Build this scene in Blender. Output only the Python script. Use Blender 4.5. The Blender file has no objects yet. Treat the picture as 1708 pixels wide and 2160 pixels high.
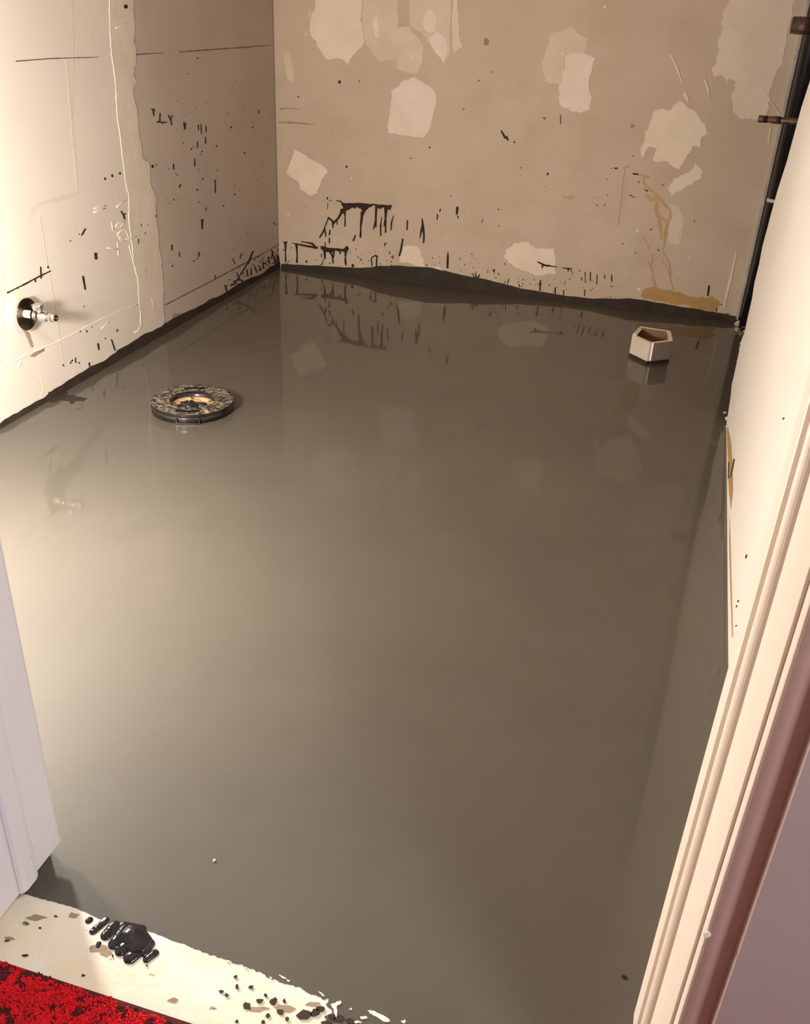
import bpy, bmesh, math, random
from mathutils import Vector, Matrix, noise
random.seed(7)
C = bpy.context.scene
COL = C.collection

# ------------------------------------------------------------------ camera
FPX, YAW, PIT, ROL = 1920.39, 0.258106527, 0.505479037, 0.0499632358
CH = 0.85
_f = Vector((-math.sin(YAW)*math.cos(PIT), math.cos(YAW)*math.cos(PIT), -math.sin(PIT)))
_r = Vector((math.cos(YAW), math.sin(YAW), 0)); _u = _r.cross(_f)
RIGHT = math.cos(ROL)*_r + math.sin(ROL)*_u; UP = RIGHT.cross(_f); FWD = _f
cam = bpy.data.cameras.new('camera'); co = bpy.data.objects.new('camera', cam); COL.objects.link(co)
cam.sensor_fit = 'VERTICAL'; cam.sensor_height = 36; cam.lens = 36*FPX/2160; cam.clip_start = .01
co.matrix_world = Matrix(((RIGHT.x, UP.x, -FWD.x, 0), (RIGHT.y, UP.y, -FWD.y, 0), (RIGHT.z, UP.z, -FWD.z, CH), (0, 0, 0, 1)))
C.camera = co
C.view_settings.view_transform = 'Standard'; C.view_settings.look = 'None'
C.view_settings.gamma = 1; C.view_settings.use_curve_mapping = False
C.view_settings.exposure = 0.0

# ------------------------------------------------------------------ light
w = bpy.data.worlds.new('world'); C.world = w; w.use_nodes = True
w.node_tree.nodes['Background'].inputs[0].default_value = (1, .9, .8, 1)
w.node_tree.nodes['Background'].inputs[1].default_value = .03
def point(name, loc, power, col, rad):
    l = bpy.data.lights.new(name, 'POINT'); l.energy = power; l.color = col; l.shadow_soft_size = rad
    o = bpy.data.objects.new(name, l); o.location = loc; COL.objects.link(o); return o
# low twin-bulb work light standing inside the room, left of the doorway, out of view
WARM = (1, .975, .915)
point('work_light_bulb', (-1.02, .82, .43), 13, WARM, .03)
point('work_light_bulb', (-1.0, 1.03, .43), 37, WARM, .03)
# hallway ceiling light behind and to the right of the camera
hl = bpy.data.lights.new('hall_light', 'AREA'); hl.energy = 36; hl.color = (.80, .89, 1); hl.size = .35
ho = bpy.data.objects.new('hall_light', hl); ho.location = (.78, -.32, 2.15); COL.objects.link(ho)
ho.rotation_euler = (Vector((-.5, .45, .1))-Vector(ho.location)).to_track_quat('-Z', 'Y').to_euler()

# ------------------------------------------------------------------ pixel to world helpers (every point lands on a real plane of the room)
def ray(x, y):
    return RIGHT*((x-854)/FPX) - UP*((y-1080)/FPX) + FWD
LX, BY = -1.335, 3.09
def on_left(x, y):  d = ray(x, y); t = LX/d.x; return Vector((LX, d.y*t, CH+d.z*t))
def on_back(x, y):  d = ray(x, y); t = BY/d.y; return Vector((d.x*t, BY, CH+d.z*t))
def on_floor(x, y, z=0): d = ray(x, y); t = (z-CH)/d.z; return Vector((d.x*t, d.y*t, z))
PN = Vector((1, -.0165, 0)).normalized(); P0 = Vector((.2185, 2.224, 0))       # bathroom face of the right hand drywall panel
def on_panel(x, y): d = ray(x, y); o = Vector((0, 0, CH)); t = (P0-o).dot(PN)/d.dot(PN); return o+d*t
NORM = {on_left: Vector((1, 0, 0)), on_back: Vector((0, -1, 0)), on_floor: Vector((0, 0, 1)), on_panel: -PN}

# ------------------------------------------------------------------ materials
def lin(c):
    return tuple(((v/255)/12.92 if v/255 <= .04045 else ((v/255+.055)/1.055)**2.4) for v in c)+(1,)
def mat(name, c1, c2=None, scale=8, rough=.6, bump=0, bscale=60, metal=0, c3=None, s3=20, lo3=.6, hi3=.66, coat=0, coatr=.05, detail=4, spec=.5, stretch=None):
    m = bpy.data.materials.new(name); m.use_nodes = True; nt = m.node_tree; N = nt.nodes; K = nt.links
    b = N['Principled BSDF']
    tc = N.new('ShaderNodeTexCoord'); mp = N.new('ShaderNodeMapping'); K.new(tc.outputs['Object'], mp.inputs[0])
    if stretch: mp.inputs['Scale'].default_value = stretch
    def nz(s, d=detail):
        n = N.new('ShaderNodeTexNoise'); n.inputs['Scale'].default_value = s; n.inputs['Detail'].default_value = d
        K.new(mp.outputs[0], n.inputs['Vector']); return n
    col = None
    if c2:
        n = nz(scale); r = N.new('ShaderNodeValToRGB'); K.new(n.outputs[0], r.inputs[0])
        r.color_ramp.elements[0].position = .35; r.color_ramp.elements[0].color = lin(c1)
        r.color_ramp.elements[1].position = .65; r.color_ramp.elements[1].color = lin(c2); col = r.outputs[0]
    if c3:
        n = nz(s3); r = N.new('ShaderNodeValToRGB'); K.new(n.outputs[0], r.inputs[0])
        r.color_ramp.elements[0].position = lo3; r.color_ramp.elements[0].color = (0, 0, 0, 1)
        r.color_ramp.elements[1].position = hi3; r.color_ramp.elements[1].color = (1, 1, 1, 1)
        mx = N.new('ShaderNodeMix'); mx.data_type = 'RGBA'; K.new(r.outputs[0], mx.inputs[0])
        if col: K.new(col, mx.inputs[6])
        else: mx.inputs[6].default_value = lin(c1)
        mx.inputs[7].default_value = lin(c3); col = mx.outputs[2]
    if col: K.new(col, b.inputs['Base Color'])
    else: b.inputs['Base Color'].default_value = lin(c1)
    b.inputs['Roughness'].default_value = rough; b.inputs['Metallic'].default_value = metal
    b.inputs['Specular IOR Level'].default_value = spec
    if coat: b.inputs['Coat Weight'].default_value = coat; b.inputs['Coat Roughness'].default_value = coatr
    if bump:
        n = nz(bscale); bp = N.new('ShaderNodeBump'); bp.inputs['Strength'].default_value = bump; bp.inputs['Distance'].default_value = .004
        K.new(n.outputs[0], bp.inputs['Height']); K.new(bp.outputs[0], b.inputs['Normal'])
    return m
M = {}
M['slurry']   = mat('wet_slurry', (83, 77, 68), (90, 83, 73), 2.2, .6, .012, 5, coat=1, coatr=.04, c3=(92, 85, 76), s3=4, lo3=.5, hi3=.8, spec=.2)
M['slurry'].node_tree.nodes['Principled BSDF'].inputs['Coat IOR'].default_value = 1.36
M['dark_slurry'] = mat('dark_slurry', (52, 44, 36), (62, 53, 44), 30, .7, .2, 80, spec=.2)
M['drywall']  = mat('bare_drywall', (203, 185, 163), (195, 176, 154), 3, .85, .06, 90, c3=(189, 170, 148), s3=9, lo3=.5, hi3=.8)
M['drywall_left'] = mat('grey_drywall', (194, 181, 166), (185, 171, 155), 2.5, .85, .05, 90)
M['paint']    = mat('old_cream_paint', (228, 217, 201), (222, 209, 193), 3, .6, .12, 26, c3=(225, 208, 197), s3=3.5, lo3=.5, hi3=.8)
M['compound'] = mat('joint_compound', (226, 212, 193), (216, 201, 181), 12, .75, .2, 50)
M['ridge']    = mat('dried_paint_ridge', (236, 225, 206), None, rough=.6)
M['spk_cream'] = mat('cream_spackle', (235, 219, 197), (227, 211, 189), 14, .85, .15, 60)
M['spk_pink'] = mat('pale_pink_spackle', (234, 218, 207), (226, 209, 191), 12, .85, .15, 60)
M['spk_thin'] = mat('thin_spackle', (219, 202, 181), (211, 194, 172), 12, .85, .08, 60)
M['spk_grey'] = mat('sanded_spackle', (227, 211, 191), (219, 203, 182), 10, .85, .08, 60)
M['tar']      = mat('dark_adhesive', (48, 37, 30), (60, 48, 40), 60, .7, .2, 90, spec=.15)
M['pencil']   = mat('pencil_mark', (110, 92, 78), None, rough=.8)
M['glue']     = mat('yellow_glue', (182, 147, 88), (170, 134, 74), 25, .5, .1, 60)
M['glue_thin'] = mat('thin_yellow_glue', (186, 150, 96), (192, 158, 112), 30, .6)
M['lilac']    = mat('lilac_smear', (214, 202, 193), (222, 207, 190), 14, .7)
M['oldglue']  = mat('pale_yellow_stain', (228, 211, 178), (226, 212, 188), 20, .7)
M['grime']    = mat('grime', (148, 124, 100), (164, 138, 112), 40, .85)
M['white_wall'] = mat('white_paint', (226, 219, 208), (221, 213, 201), 3, .55, .05, 14)
M['core']     = mat('gypsum_edge', (140, 122, 108), (100, 85, 74), 90, .9, .4, 120)
M['trim_l']   = mat('white_trim_paint', (226, 224, 228), (219, 216, 221), 6, .45, .05, 12, c3=(186, 168, 168), s3=55, lo3=.72, hi3=.78)
M['trim_r']   = mat('glossy_trim_paint', (238, 222, 204), (234, 216, 198), 6, .38, .03, 12)
M['ceiling']  = mat('ceiling_paint', (226, 214, 198), (220, 206, 190), 4, .8)
M['hall_trim'] = mat('carpet_bounce_trim_paint', (216, 178, 164), (208, 168, 155), 6, .5)  # pink tint paints the red carpet's bounce light into the hall casing
M['hall']     = mat('hall_paint', (205, 180, 170), (198, 172, 162), 4, .7)
M['dark']     = mat('dark_cavity_board', (46, 38, 34), (30, 26, 24), 12, .9, .3, 40)
M['abs']      = mat('black_plastic_pipe', (24, 24, 27), (32, 31, 34), 20, .28)
M['copper']   = mat('dull_pipe', (72, 58, 48), (104, 84, 66), 60, .5, .3, 90, metal=.5, c3=(150, 136, 118), s3=70, lo3=.6, hi3=.7)
M['highlight_grey']    = mat('highlight_strip_grey', (190, 190, 188), (165, 166, 166), 40, .4, metal=.3)  # pale grey paints the silver highlight beside the black corner pipe
M['chrome']   = mat('chrome', (205, 203, 200), None, rough=.14, metal=1)
M['chrome_darkened'] = mat('darkened_chrome', (120, 108, 100), (92, 82, 76), 40, .3, metal=1)  # darker copy of the chrome; the valve face has its dark reflection painted
M['faint'] = mat('faint_score_line', (196, 178, 156), None, rough=.8)
M['pvc']      = mat('cream_pipe', (226, 212, 184), None, rough=.5)
M['black']    = mat('black_rubber', (22, 20, 20), (36, 33, 32), 40, .35, .3, 70)
M['flange']   = mat('dirty_flange_top', (52, 46, 40), (146, 134, 116), 75, .45, .9, 110, c3=(26, 23, 21), s3=120, lo3=.52, hi3=.58, detail=9)
M['flange_side'] = mat('black_plastic', (26, 22, 20), (40, 35, 31), 60, .25, .2, 60)
M['tan']      = mat('tan_pipe', (178, 142, 100), (206, 178, 138), 50, .6, .5, 80, c3=(88, 66, 48), s3=45, lo3=.58, hi3=.66)
M['offcut']   = mat('drywall_paper', (206, 192, 176), (196, 182, 166), 20, .8, .1, 90)
M['offcut_shaded'] = mat('shaded_drywall_paper', (150, 136, 123), (140, 126, 114), 20, .8, .1, 90)  # darker copy of the offcut paper, shade painted on the front right board
M['offcut_brown'] = mat('brown_drywall_paper', (140, 108, 76), (126, 96, 66), 20, .85)
M['offcut_end'] = mat('white_gypsum_toplit', (250, 238, 224), (244, 230, 214), 90, .9, .4, 160)  # gypsum white, raised to paint light from above on the board tops
M['threshold'] = mat('worn_threshold', (234, 224, 206), (230, 212, 180), 14, .6, .5, 60, c3=(92, 80, 66), s3=48, lo3=.665, hi3=.71, detail=7, stretch=(.7, 1, 1))
M['red']      = mat('red_carpet', (226, 6, 22), (205, 5, 18), 60, .9)
M['darkred']  = mat('dark_red_pile', (96, 14, 14), (70, 14, 12), 60, .9)
M['copperwire'] = mat('reddish_wire', (120, 62, 44), None, rough=.5)
M['rubble']   = mat('rubble', (178, 156, 130), (96, 80, 66), 60, .9, .5, 120)

# ------------------------------------------------------------------ mesh helpers
def link(name, bm, m, parent=None, smooth=False):
    me = bpy.data.meshes.new(name); bm.normal_update(); bm.to_mesh(me); bm.free()
    for mm in (m if isinstance(m, (list, tuple)) else [m]): me.materials.append(mm)
    if smooth:
        for p in me.polygons: p.use_smooth = True
    o = bpy.data.objects.new(name, me); COL.objects.link(o)
    if parent: o.parent = parent
    return o
def tag(o, label=None, cat=None, group=None, kind=None):
    for k, v in (('label', label), ('category', cat), ('group', group), ('kind', kind)):
        if v: o[k] = v
    return o
def empty(name, loc, label, cat, group=None):
    o = bpy.data.objects.new(name, None); o.location = loc; o.empty_display_size = .05; COL.objects.link(o)
    bpy.context.view_layer.update()
    return tag(o, label, cat, group)
def box(bm, a, b, mi=0):
    vs = [bm.verts.new((x, y, z)) for x in (a[0], b[0]) for y in (a[1], b[1]) for z in (a[2], b[2])]
    for q in ((0, 1, 3, 2), (4, 6, 7, 5), (0, 4, 5, 1), (2, 3, 7, 6), (0, 2, 6, 4), (1, 5, 7, 3)):
        f = bm.faces.new([vs[i] for i in q]); f.material_index = mi
def solid(bm, pts, off, mi=0):
    """closed prism: polygon pts (3D, coplanar) pushed along the vector off"""
    a = [bm.verts.new(p) for p in pts]; b = [bm.verts.new(p+off) for p in pts]; n = len(pts)
    fs = [bm.faces.new(a[::-1]), bm.faces.new(b)]
    for i in range(n): fs.append(bm.faces.new((a[i], a[(i+1) % n], b[(i+1) % n], b[i])))
    for f in fs: f.material_index = mi
    bmesh.ops.recalc_face_normals(bm, faces=fs)
    bmesh.ops.triangulate(bm, faces=fs[:2])
def rag(pts, amp, n=3):
    """break straight outline edges into an uneven, torn one"""
    for _ in range(n):
        out = []
        for i, p in enumerate(pts):
            q = pts[(i+1) % len(pts)]; L = math.hypot(q[0]-p[0], q[1]-p[1]); out.append(p)
            if L > 3:
                k = random.uniform(-1, 1)*min(amp, L*.16)
                out.append(((p[0]+q[0])/2-(q[1]-p[1])/L*k, (p[1]+q[1])/2+(q[0]-p[0])/L*k))
        pts = out
    return pts
def rag_open(pts, amp, n=3):
    for _ in range(n):
        out = []
        for p, q in zip(pts, pts[1:]):
            L = math.hypot(q[0]-p[0], q[1]-p[1]); out.append(p)
            if L > 3:
                k = random.uniform(-1, 1)*min(amp, L*.12)
                out.append(((p[0]+q[0])/2-(q[1]-p[1])/L*k, (p[1]+q[1])/2+(q[0]-p[0])/L*k))
        pts = out+[pts[-1]]
    return pts
def patch(bm, pts, pl, th=.001, base=0, amp=0, n=3, mi=0):
    if amp: pts = rag(pts, amp, n)
    N = NORM[pl]; solid(bm, [pl(*p)+N*base for p in pts], N*th, mi)
def stroke(bm, pts, w, pl, th=.0008, base=0, wob=.25, mi=0):
    """a dribble: polyline with a width per point (pixels of the wall as seen), rounded at both ends"""
    ws = w if isinstance(w, (list, tuple)) else [w]*len(pts)
    P, W = [], []; th += random.uniform(0, .0004 if th > .0006 else .0001)
    for i in range(len(pts)-1):
        (x0, y0), (x1, y1) = pts[i], pts[i+1]; L = math.hypot(x1-x0, y1-y0); k = max(1, int(L/8))
        for j in range(k):
            t = j/k; P.append((x0+(x1-x0)*t, y0+(y1-y0)*t)); W.append((ws[i]+(ws[i+1]-ws[i])*t)*(1+random.uniform(-wob, wob)))
    P.append(pts[-1]); W.append(ws[-1])
    A, B = [], []
    for i, p in enumerate(P):
        q0 = P[max(0, i-1)]; q1 = P[min(len(P)-1, i+1)]; dx, dy = q1[0]-q0[0], q1[1]-q0[1]; L = math.hypot(dx, dy) or 1
        nx, ny = -dy/L, dx/L; h = W[i]/2
        A.append((p[0]+nx*h, p[1]+ny*h)); B.append((p[0]-nx*h, p[1]-ny*h))
    def cap(p, q, h):
        dx, dy = p[0]-q[0], p[1]-q[1]; L = math.hypot(dx, dy) or 1
        return (p[0]+dx/L*h*.6, p[1]+dy/L*h*.6)
    if len(P) > 1:
        e0 = cap(P[0], P[1], W[0]/2); e1 = cap(P[-1], P[-2], W[-1]/2)
        patch(bm, [e0]+A+[e1]+B[::-1], pl, th, base, mi=mi)
def dot(bm, x, y, r, pl, th=.0008, base=0, asp=1.3, mi=0):
    n = 7; a0 = random.random()*6
    patch(bm, [(x+r*(1+random.uniform(-.25, .25))*math.cos(a0+6.283*i/n), y+asp*r*(1+random.uniform(-.25, .25))*math.sin(a0+6.283*i/n)) for i in range(n)], pl, th, base, mi=mi)
def Z(pts, ox, oy, s): return [(ox+x*s, oy+y*s) for x, y in pts]
def tube(bm, pts, r, n=10, cap=True, mi=0):
    rs = r if isinstance(r, (list, tuple)) else [r]*len(pts)
    rings = []
    for i, p in enumerate(pts):
        d = (pts[min(i+1, len(pts)-1)]-pts[max(i-1, 0)]).normalized()
        u = d.orthogonal().normalized() if i == 0 else (u-d*u.dot(d)).normalized()
        v = d.cross(u)
        rings.append([bm.verts.new(p+(u*math.cos(6.2832*k/n)+v*math.sin(6.2832*k/n))*rs[i]) for k in range(n)])
    for a, b in zip(rings, rings[1:]):
        for k in range(n): bm.faces.new((a[k], a[(k+1) % n], b[(k+1) % n], b[k])).material_index = mi
    if cap:
        bm.faces.new(rings[0][::-1]).material_index = mi; bm.faces.new(rings[-1]).material_index = mi
def lathe(bm, prof, org, ax, n=36, mi=0, close=False):
    """prof: (distance along ax, radius)"""
    ax = Vector(ax).normalized(); u = ax.orthogonal().normalized(); v = ax.cross(u); rings = []
    for d, r in prof:
        rings.append([bm.verts.new(Vector(org)+ax*d+(u*math.cos(6.2832*k/n)+v*math.sin(6.2832*k/n))*max(r, 1e-5)) for k in range(n)])
    pairs = list(zip(rings, rings[1:]))
    if close: pairs.append((rings[-1], rings[0]))
    for a, b in pairs:
        for k in range(n): bm.faces.new((a[k], a[(k+1) % n], b[(k+1) % n], b[k])).material_index = mi
def chunk(bm, c, r, seed=0):
    g = bmesh.ops.create_icosphere(bm, subdivisions=2, radius=1)
    for v in g['verts']:
        k = .65+.7*noise.noise(v.co*1.3+Vector((seed*3.1, seed, 0)))
        v.co = Vector(c)+Vector((v.co.x*r[0], v.co.y*r[1], v.co.z*r[2]))*max(.4, k+.35)

# ------------------------------------------------------------------ the setting: floor, walls, ceiling
CEIL = 2.30
bm = bmesh.new()                                                       # poured floor, its near edge ragged where it laps the threshold
edge = []
rnd = random.Random(3)
shore = [on_floor(*p) for p in ((45, 1885), (160, 1916), (225, 1945), (320, 1967), (380, 1990), (439, 2012), (521, 2040), (570, 2064), (620, 2081), (685, 2109), (716, 2118))]
for i in range(260):
    x = -.62+i*(.432/259)
    if x <= shore[0].x: y = shore[0].y
    elif x >= shore[-1].x: y = shore[-1].y
    else:
        k = next(j for j in range(len(shore)-1) if shore[j+1].x >= x); p, q = shore[k], shore[k+1]; y = p.y+(q.y-p.y)*(x-p.x)/(q.x-p.x)
    t = max(0, (x+.40)/.2)
    edge.append(Vector((x, y+(noise.noise(Vector((x*70, 0, 0)))*.5+noise.noise(Vector((x*230, 4, 0)))*.6)*(.0012+.0036*min(1.2, t)), 0)))
px0 = edge[-1].x
for i in range(40): edge.append(Vector((px0+.012*noise.noise(Vector((i*.23, 2, 0)))+.004*noise.noise(Vector((i*.9, 5, 0)))+.0006*i, edge[259].y-(edge[259].y-.452)*(i+1)/40, 0)))
poly = [Vector((-1.44, .56, 0)), Vector((-.62, .56, 0))]+edge+[Vector((.16, .452, 0)), Vector((.16, .56, 0)), Vector((.46, .56, 0)), Vector((.46, 3.2, 0)), Vector((-1.44, 3.2, 0))]
for p in poly: p.z = .0012
solid(bm, poly, Vector((0, 0, -.012)))
bmesh.ops.recalc_face_normals(bm, faces=bm.faces[:])
floor = tag(link('floor', bm, M['slurry']), 'smooth wet grey brown self levelling floor across the room', None, None, 'structure')
bm = bmesh.new(); box(bm, (-1.5, .2, -.12), (.6, 3.3, -.011)); tag(link('floor_base', bm, M['dark'], floor))

bm = bmesh.new(); box(bm, (-1.45, .585, -.02), (LX, 3.082, CEIL))
wl = tag(link('wall_left', bm, M['drywall_left']), 'left wall with cream paint ending at a ragged edge', None, None, 'structure')
bm = bmesh.new(); box(bm, (-1.45, BY, -.02), (.46, BY+.1, CEIL))
wb = tag(link('wall_back', bm, M['drywall']), 'tan back wall dotted with pale spackle patches', None, None, 'structure')
bm = bmesh.new(); box(bm, (-1.45, .42, .0), (-.55, .585, CEIL)); box(bm, (.122, .42, 0), (.6, .585, CEIL)); box(bm, (-.55, .42, 2.02), (.122, .585, CEIL))
tag(link('wall_front', bm, M['hall']), 'wall around the doorway', None, None, 'structure')
bm = bmesh.new(); box(bm, (-1.45, .42, CEIL), (.6, 3.2, CEIL+.05))
tag(link('ceiling', bm, M['ceiling']), 'plain ceiling above the room', None, None, 'structure')
# hallway around the camera
bm = bmesh.new(); box(bm, (-1.5, -1.3, -.1), (1.3, .452, .002))
hf = tag(link('floor_hall', bm, M['darkred']), 'red carpeted hallway floor before the doorway', None, None, 'structure')
bm = bmesh.new(); box(bm, (-1.5, -1.35, 0), (1.3, -1.3, CEIL)); tag(link('wall_hall_back', bm, M['hall']), 'hallway wall behind the camera', None, None, 'structure')
bm = bmesh.new(); box(bm, (-1.55, -1.3, 0), (-1.5, .42, CEIL)); tag(link('wall_hall_left', bm, M['hall']), 'hallway wall to the left', None, None, 'structure')
bm = bmesh.new(); box(bm, (1.3, -1.3, 0), (1.35, .42, CEIL)); tag(link('wall_hall_right', bm, M['hall']), 'hallway wall to the right', None, None, 'structure')
bm = bmesh.new(); box(bm, (-1.5, -1.3, CEIL), (1.3, .42, CEIL+.05)); tag(link('ceiling_hall', bm, M['ceiling']), 'hallway ceiling', None, None, 'structure')

# right hand drywall panel, its far edge torn; beyond it the wall is open
pe = rag_open([(1535, 880), (1548, 790), (1570, 700), (1600, 560), (1640, 400), (1708, 170)], 2, 2)
ed = [on_panel(*p) for p in pe]
ed[0].z = .0
def pan(y, z): return Vector((P0.x+(y-P0.y)*.0165, y, z))
low = [pan(.586, -.005)]
for i in range(1, 9):
    y = .586+(2.2-.586)*i/9; low.append(pan(y, random.uniform(-.004, .001)))
pts = low+ed+[pan(2.05, 1.0), pan(2.04, CEIL), pan(.586, CEIL)]
bm = bmesh.new(); solid(bm, pts, PN*.0127)
for f in bm.faces:
    if f.normal.dot(-PN) < .9: f.material_index = 1
wr = tag(link('wall_right', bm, [M['white_wall'], M['core']]), 'white right wall panel with a torn far edge', None, None, 'structure')
bm = bmesh.new(); box(bm, (.42, .586, -.02), (.46, BY, CEIL))
tag(link('wall_cavity', bm, M['dark']), 'dark board at the back of the open right wall', None, None, 'structure')
bm = bmesh.new(); patch(bm, [(1533, 893), (1541, 930), (1544, 985), (1546, 1035), (1541, 1075), (1538, 1040), (1536, 980), (1534, 930)], on_panel, .0006, 0, .8, 2)
patch(bm, [(1539, 1090), (1541, 1150), (1543, 1230), (1546, 1340), (1544, 1345), (1540, 1230), (1538, 1150)], on_panel, .0005)
tag(link('glue_stain', bm, M['glue'], wr), 'yellow glue line along the foot of the panel')
bm = bmesh.new()
for x, y, l in ((1653, 883, 3), (1574, 1174, 7), (1557, 1268, 4), (1554, 1279, 3), (1553, 1320, 2)): stroke(bm, [(x+1, y-l/2), (x-1, y+l/2)], 2, on_panel)
stroke(bm, [(1549, 968), (1545, 990), (1541, 1008)], 1.4, on_panel, base=.0006); stroke(bm, [(1538, 975), (1537, 1010)], 1.2, on_panel, base=.0006)
tag(link('splatter', bm, M['tar'], wr), kind='stuff')
bm = bmesh.new()
for seed, (px, py, r) in enumerate(((1531, 873, .006), (1535, 884, .005), (1536, 900, .004), (1527, 874, .003))):
    c = on_panel(px, py)-PN*.002; chunk(bm, c, (r, r*.9, r), seed)
link('torn_paper', bm, M['offcut'], wr)

# ------------------------------------------------------------------ door lining: left jamb, right jamb with bathroom and hall casings
def extr(prof, z0, z1, m, name, parent=None):
    bm = bmesh.new(); solid(bm, [Vector((x, y, z0)) for x, y in prof], Vector((0, 0, z1-z0))); return link(name, bm, m, parent)
jx = -.528
tl = tag(extr([(jx, .392), (jx, .578), (jx-.001, .5815), (jx-.003, .584), (jx-.007, .585), (jx-.02, .585), (jx-.02, .392)], .027, 2.0, M['trim_l'], 'trim_left'),
         'white left door jamb cut off above the floor', None, None, 'structure')
extr([(jx, .509), (jx+.002, .5085), (jx+.0045, .511), (jx+.006, .516), (jx+.006, .529), (jx+.0045, .534), (jx+.002, .537), (jx, .5365)], .0275, 2.0, M['trim_l'], 'stop_bead', tl)
bx = .1
tr = tag(extr([(bx+.010, .432), (bx+.010, .592), (bx+.022, .592), (bx+.022, .432)], -.01, 2.0, M['trim_r'], 'trim_right'),
         'cream moulded door casing on the right of the doorway', None, None, 'structure')
extr([(bx+.011, .592), (bx+.001, .592), (bx, .591), (bx, .5675), (bx+.0006, .566), (bx+.0025, .565), (bx+.011, .565)], -.01, 2.0, M['trim_r'], 'edge_strip', tr)
extr([(bx+.0015+.0075*math.cos(2*math.pi*i/24), .5125+.0075*math.sin(2*math.pi*i/24)) for i in range(24)], -.01, 2.0, M['trim_r'], 'round_bead', tr)
extr([(bx+.011, .511), (bx, .511), (bx, .4436), (bx+.0003, .443), (bx+.011, .443)], -.01, 2.0, M['trim_r'], 'flat_band', tr)
extr([(bx+.011, .4429), (bx+.0025, .4429), (bx+.0025, .4325), (bx+.003, .4315), (bx+.004, .431), (bx+.011, .431)], -.01, 2.0, M['trim_r'], 'corner_strip', tr)
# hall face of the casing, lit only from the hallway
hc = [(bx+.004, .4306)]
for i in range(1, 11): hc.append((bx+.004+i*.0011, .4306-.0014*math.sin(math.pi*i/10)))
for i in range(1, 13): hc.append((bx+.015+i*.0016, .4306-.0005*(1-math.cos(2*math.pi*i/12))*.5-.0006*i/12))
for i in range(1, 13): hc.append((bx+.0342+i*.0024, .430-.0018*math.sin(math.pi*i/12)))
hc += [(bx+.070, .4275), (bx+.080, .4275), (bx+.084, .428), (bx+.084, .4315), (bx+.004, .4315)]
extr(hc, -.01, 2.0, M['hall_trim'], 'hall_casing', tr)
bm = bmesh.new(); chunk(bm, (bx+.0035, .4305, .332), (.0022, .002, .0028), 3); link('paint_nib', bm, M['trim_r'], tr)

# ------------------------------------------------------------------ threshold and carpet
bm = bmesh.new()
n = 160; front = []; back = []
for i in range(n+1):
    x = -.60+i*(.735/n)
    front.append(Vector((x, .4515-.006*(x+.6)/.4+.0022*noise.noise(Vector((x*50, 1, 0)))+.001*noise.noise(Vector((x*190, 7, 0))), -.01)))
    back.append(Vector((x, .535, -.01)))
solid(bm, front+back[::-1], Vector((0, 0, .0108)))
for v in bm.verts:
    if v.co.z > 0: v.co.z = .0004+.0004*noise.noise(v.co*30)
th = tag(link('trim_threshold', bm, M['threshold']), 'worn cream threshold strip with black specks between carpet and wet floor', None, None, 'structure')
for v in th.data.vertices: pass
# dark slurry specks on the strip
bm = bmesh.new(); s, oy = 500/1708, 1560
def speck(x, y, rx, ry, z=.0012, th_=.0008):
    k = 9; a0 = random.random()*6
    pts = [(x+rx*(1+random.uniform(-.35, .35))*math.cos(a0+6.283*i/k), y+ry*(1+random.uniform(-.35, .35))*math.sin(a0+6.283*i/k)) for i in range(k)]
    solid(bm, [on_floor(*p, z) for p in pts], Vector((0, 0, th_)))
for x, y, a, b in ((520, 2122, 13, 9), (548, 2112, 9, 6), (577, 2113, 9, 10), (592, 2136, 11, 9), (642, 2143, 22, 12), (665, 2138, 12, 10), (676, 2128, 10, 8), (600, 2112, 4, 6), (497, 2061, 5, 4), (530, 2083, 7, 5),
                   (500, 2082, 4, 7), (466, 2092, 6, 4), (478, 2100, 5, 4), (560, 2100, 5, 5), (605, 2150, 5, 6), (565, 2142, 6, 7), (700, 2146, 12, 9), (716, 2150, 14, 10), (740, 2155, 12, 8), (690, 2158, 16, 5), (555, 2156, 6, 4), (500, 2155, 5, 4),
                   (176, 2058, 5, 3), (52, 2016, 9, 3), (310, 2037, 3, 2), (84, 1958, 4, 2), (117, 1933, 5, 2), (15, 1985, 8, 2), (238, 2017, 3, 4), (207, 1990, 4, 4)):
    speck(x, y, a*.8, b*.8)
tag(link('slurry_specks', bm, M['dark_slurry'], th), kind='stuff')
bm = bmesh.new()
for x, y, a, b in ((78, 1935, 22, 7), (205, 2000, 24, 10), (222, 2010, 14, 8), (365, 2110, 12, 6), (20, 1980, 14, 4), (155, 1932, 14, 7), (540, 2128, 30, 6), (600, 2128, 22, 10), (660, 2118, 16, 6)): speck(x, y, a*.85, b*.85, .0009, .0003)
tag(link('grey_smudges', bm, M['grime'], th), kind='stuff')
bm = bmesh.new(); cz = lambda p: Z(p, 300, 1900, .40984)
for q in ([(1158, 566), (1190, 568), (1230, 590), (1262, 606), (1275, 622), (1240, 624), (1205, 600), (1170, 582)], [(968, 536), (1000, 522), (1022, 518), (1025, 528), (1000, 545), (1004, 575), (996, 610), (985, 560)], [(1330, 622), (1352, 614), (1356, 622), (1345, 634)], [(1060, 560), (1075, 552), (1080, 562)], [(1120, 600), (1150, 596), (1160, 606), (1130, 612)],
          [(700, 382), (725, 392), (742, 402), (730, 404)], [(740, 408), (760, 412), (756, 420)], [(905, 468), (930, 482), (945, 494), (925, 490)], [(430, 308), (450, 312), (446, 320)], [(520, 340), (545, 350), (535, 352)], [(655, 392), (668, 398), (662, 404)], [(1090, 625), (1110, 618), (1130, 630), (1100, 634)]):
    solid(bm, [on_floor(*p, .0012) for p in rag(cz(q), 1.2, 2)], Vector((0, 0, .0009)))
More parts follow.
